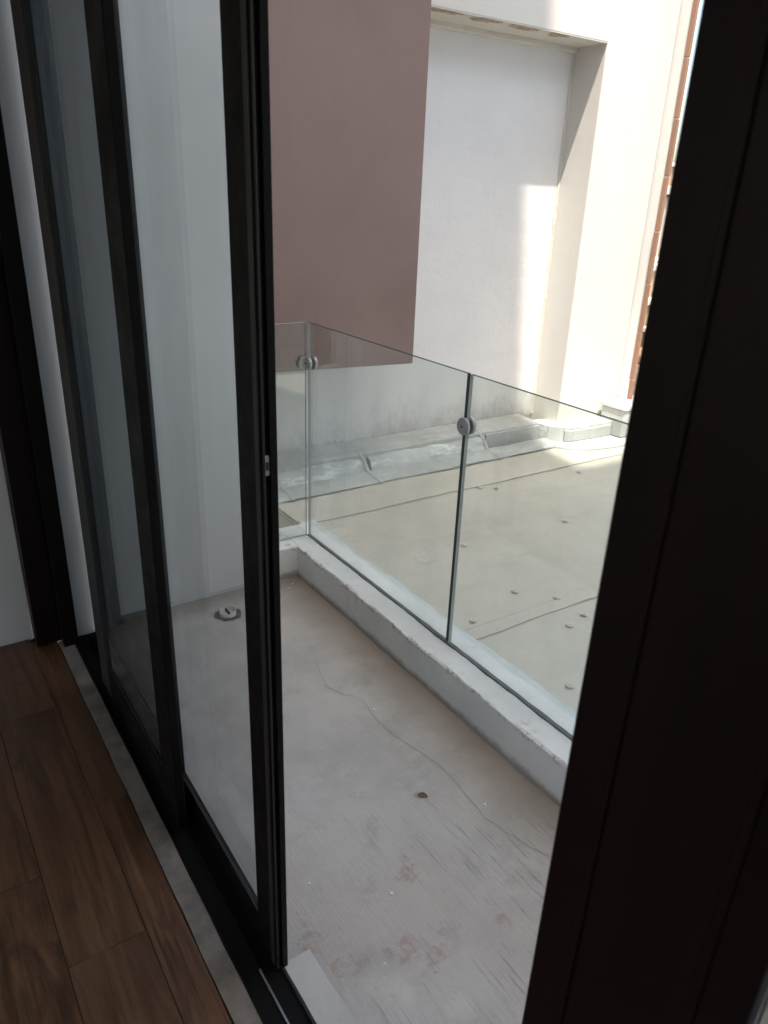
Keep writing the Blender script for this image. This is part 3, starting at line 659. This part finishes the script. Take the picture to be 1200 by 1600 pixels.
# ================================================================== SLIDING DOORS
ZT = 2.33
def leaf(name_label, x0, x1, y0, y1, zb, zg, wl, wr, mat=None, g=None, mats=None):
    """y0 end nearest the camera; wr its stile width, wl the stile width at the far end"""
    mat = mat or M['alu']; mats = mats or {}
    t = empty('sliding_door', ((x0+x1)/2, (y0+y1)/2, zb), name_label, 'sliding door', 'leaves of the black framed sliding door')
    box('stile', x0, x1, y0, y0+wr, zb, ZT, mats.get('near', mat), t, .0025)
    box('stile', x0, x1, y1-wl, y1, zb, ZT, mats.get('far', mat), t, .0025)
    box('bottom_rail', x0+.001, x1-.001, y0+wr+.0003, y1-wl-.0003, zb, zg, mat, t, .002)
    box('top_rail', x0+.001, x1-.001, y0+wr+.0003, y1-wl-.0003, ZT-.08, ZT, mat, t, .002)
    xm = (x0+x1)/2
    box('glass_pane', xm-.003, xm+.003, y0+wr+.0006, y1-wl-.0006, zg+.0006, ZT-.0806, g or M['doorglass'], t)
    bm = bmesh.new()
    bbox(x0+.004, xm-.0035, y0+wr+.0004, y1-wl-.0004, zg+.0004, zg+.006, 0, 2, bm)
    link('glazing_bead', bm, M['rubber'], t)
    return t
# leaf beside the opening
lr = leaf('black sliding door leaf beside the open gap, with the lock on its edge', .440, .461, .965, 1.645, .012, .070, .092, .090)
box('edge_strip', .4365, .4395, .968, .983, .02, 2.32, M['alu_grey'], lr, .001, 1)  # grey tone paints in the highlight along the rounded edge
box('edge_flange', .4505, .4625, .9575, .9646, .014, 2.325, M['alu'], lr, .001, 1)
box('edge_flange', .4405, .4435, .9595, .9646, .014, 2.325, M['alu_grey'], lr, .001, 1)
lp = box('lock_plate', .4425, .4505, .9610, .9646, 1.105, 1.137, M['zinc'], lr, .001, 1)
box('lock_slot', .4445, .4485, .9603, .9609, 1.114, 1.127, M['dark'], lp)
# leaf on the inner track
leaf('black sliding door leaf on the inner track, farther from the gap', .394, .415, 1.421, 2.150, .012, .120, .104, .107, g=M['dimglass'], mats={'far': M['alu_grey']})
leaf('black outer door leaf overlapped by the leaf on the inner track', .445, .463, 1.665, 2.440, .012, .070, .09, .06, g=M['dimglass'], mats={'far': M['alu_grey']})
# leaf at the right hand side of the gap
ld = leaf('wide dark brown door edge close to the camera on the right', .394, .420, -.62, .3065, .012, .070, .178, .09, mat=M['brownframe'])
box('edge_strip', .3915, .3935, .160, .168, .02, 2.32, M['brownframe'], ld, .0008, 1)
box('edge_strip', .3915, .3935, .262, .268, .02, 2.32, M['brownframe'], ld, .0008, 1)

ld.rotation_euler.x = .006

# frame: track with rails, jambs, head
df = empty('door_frame', (.41, 1, 0), 'dark door frame with a floor track and bright sliding rail', 'door frame')
n = NT('dusty black track'); M['track'] = n.done((.010, .0095, .009), .85, None, .1)
box('track', .3695, .4535, -.62, 2.472, -.05, .004, M['track'], df, .001, 1)
box('rail', .4085, .4125, -.61, .985, .0043, .011, M['rail'], df, .0012, 1)  # bright metal only in the open gap, painting in the rail's shine
box('rail', .4087, .4123, .9855, 2.46, .0043, .0108, M['alu'], df, .0012, 1)  # same rail in black, where no shine is painted
box('rail', .4505, .4535, -.61, 2.46, .0043, .013, M['alu_grey'], df, .001, 1)
box('rail', .3700, .3725, -.61, 2.46, .0043, .010, M['alu'], df, .0008, 1)
box('jamb', .335, .3838, 2.42, 2.549, .0045, 2.359, M['alu'], df, .002)
box('jamb_trim', .2565, .3345, 2.47, 2.549, .0045, 2.54, M['brownframe'], df, .003)
box('head', .3695, .465, -.615, 2.418, 2.335, 2.358, M['alu'], df, .001, 1)

# ------------------------------------------------------------------ small things
# open drain pipe standing in a ring of broken mortar
t = empty('drain_pipe', (*DR, 0), 'short open white drain pipe sticking out of the concrete by the end wall', 'drain pipe')
bm = bmesh.new(); R1, R0, S_ = .031, .0288, 40
rows = []
for (r_, z_) in ((R1, -.02), (R1, .019), (R0, .019), (R0, .001)):
    rows.append([bm.verts.new((DR[0]+r_*math.cos(2*math.pi*k/S_), DR[1]+r_*math.sin(2*math.pi*k/S_), z_+(.004*math.sin(2*math.pi*k/S_*1+1) if z_ > .01 else 0))) for k in range(S_)])
for a, b in zip(rows[:-1], rows[1:]):
    for k in range(S_): bm.faces.new((a[k], a[(k+1) % S_], b[(k+1) % S_], b[k]))
bm.faces.new(rows[-1]); bmesh.ops.recalc_face_normals(bm, faces=bm.faces[:]); link('pipe', bm, M['pvc'], t, True)
bm = bmesh.new(); cyl(bm, (DR[0], DR[1], .0035), (0, 0, 1), .026, .002, 30); link('inner_cap', bm, M['pvc'], t)
box('divider', DR[0]-.003, DR[0]+.003, DR[1]-.020, DR[1]+.022, .005, .018, M['dark'], t, .001, 1)
bm = bmesh.new(); prev = None
for k in range(49):
    a = 2*math.pi*k/48; ro = .051+.014*mnoise.noise(Vector((math.cos(a)*2, math.sin(a)*2, 4))); row = [bm.verts.new((DR[0]+.0315*math.cos(a), DR[1]+.0315*math.sin(a), .002)), bm.verts.new((DR[0]+.038*math.cos(a), DR[1]+.038*math.sin(a), .005+.003*mnoise.noise(Vector((a*3, 1, 1))))), bm.verts.new((DR[0]+ro*math.cos(a), DR[1]+ro*math.sin(a), .0018))]
    if prev:
        for q in range(2): bm.faces.new((prev[q], row[q], row[q+1], prev[q+1]))
    prev = row
n = NT('broken dark mortar'); M['mortar'] = n.done(n.mix(n.ramp(n.noise(60, 5, .7), .4, .65), (.13, .12, .11), (.045, .042, .04)), .95)
bmesh.ops.recalc_face_normals(bm, faces=bm.faces[:]); link('mortar_ring', bm, M['mortar'], t, True)

# roof fasteners: washer and screw head
fpos = [(2.557, 2.187), (1.969, 1.67), (1.871, 1.796), (1.959, 2.217), (2.487, 2.729), (2.56, 2.679), (3.148, 2.644), (1.587, 1.71), (1.966, 1.531), (1.864, 1.505), (1.594, 1.25)]
first = None
for k, (x_, y_) in enumerate(fpos):
    zf = .1005 if y_ > 2.78 else (.1055 if y_ > 1.69 else .111)
    if first is None:
        first = empty('roof_fastener', (x_, y_, zf), 'small round painted fastener on the beige roof coating', 'roof fastener', 'round fasteners on the roof coating')
        bm = bmesh.new(); cyl(bm, (x_, y_, zf+.0012), (0, 0, 1), .0145, .002, 22, .0125); link('washer', bm, M['fast'], first)
        bm = bmesh.new(); cyl(bm, (x_, y_, zf+.0035), (0, 0, 1), .0055, .003, 8, .004); link('screw_head', bm, M['fast'], first)
    else:
        c = first.copy(); COL.objects.link(c); c.location = (x_, y_, zf); c.rotation_euler = (random.uniform(-.08, .08), random.uniform(-.08, .08), random.random()*3)
        for ch in first.children:
            d = ch.copy(); COL.objects.link(d); d.parent = c
# dead leaf
bm = bmesh.new(); lp_ = [(-.021, 0, .001), (-.010, .008, .006), (.004, .010, .009), (.016, .005, .006), (.022, 0, .002), (.014, -.006, .004), (0, -.009, .003), (-.012, -.006, .004)]
cv_ = bm.verts.new((0, 0, .0035)); rg = [bm.verts.new(p) for p in lp_]
for k in range(8): bm.faces.new((cv_, rg[k], rg[(k+1) % 8]))
lf = link('dead_leaf', bm, M['leaf']); lf.scale = (.75, .7, .8); lf.location = (.994, 1.205, .001); lf.rotation_euler = (0, 0, -.9); tag(lf, 'small curled brown dead leaf lying on the concrete floor', 'leaf')
def chip(x_, y_, r, label, z0=.001, mat='chip'):
    bm = bmesh.new(); bmesh.ops.create_icosphere(bm, subdivisions=2, radius=r)
    for v in bm.verts: v.co *= 1+.35*mnoise.noise(v.co*(1.2/r)+Vector((x_*50, y_*50, 0))); v.co.z *= .6
    o = link('pebble', bm, M[mat]); o.location = (x_, y_, z0+r*.4); return tag(o, label, 'pebble', 'loose chips and pebbles')
chip(.749, .995, .0042, 'single small white chip near the middle of the concrete floor')
chip(1.205, 2.415, .005, 'white speck of paint in the far corner by the kerb')
chip(1.235, 2.44, .0042, 'second white speck in the far corner, nearer the kerb')
chip(1.08, 1.58, .0045, 'small pale pebble beside the crack, halfway along the kerb')
chip(.475, 1.005, .007, 'white crumb on the sill beside the black door edge', .012)
chip(.60, 1.12, .0032, 'tiny white crumb left of the rust stains')
chip(1.118, 1.09, .0045, 'small pale pebble close to the kerb at the right')
chip(.64, .86, .003, 'thin pale crumb at the bottom edge of the view')
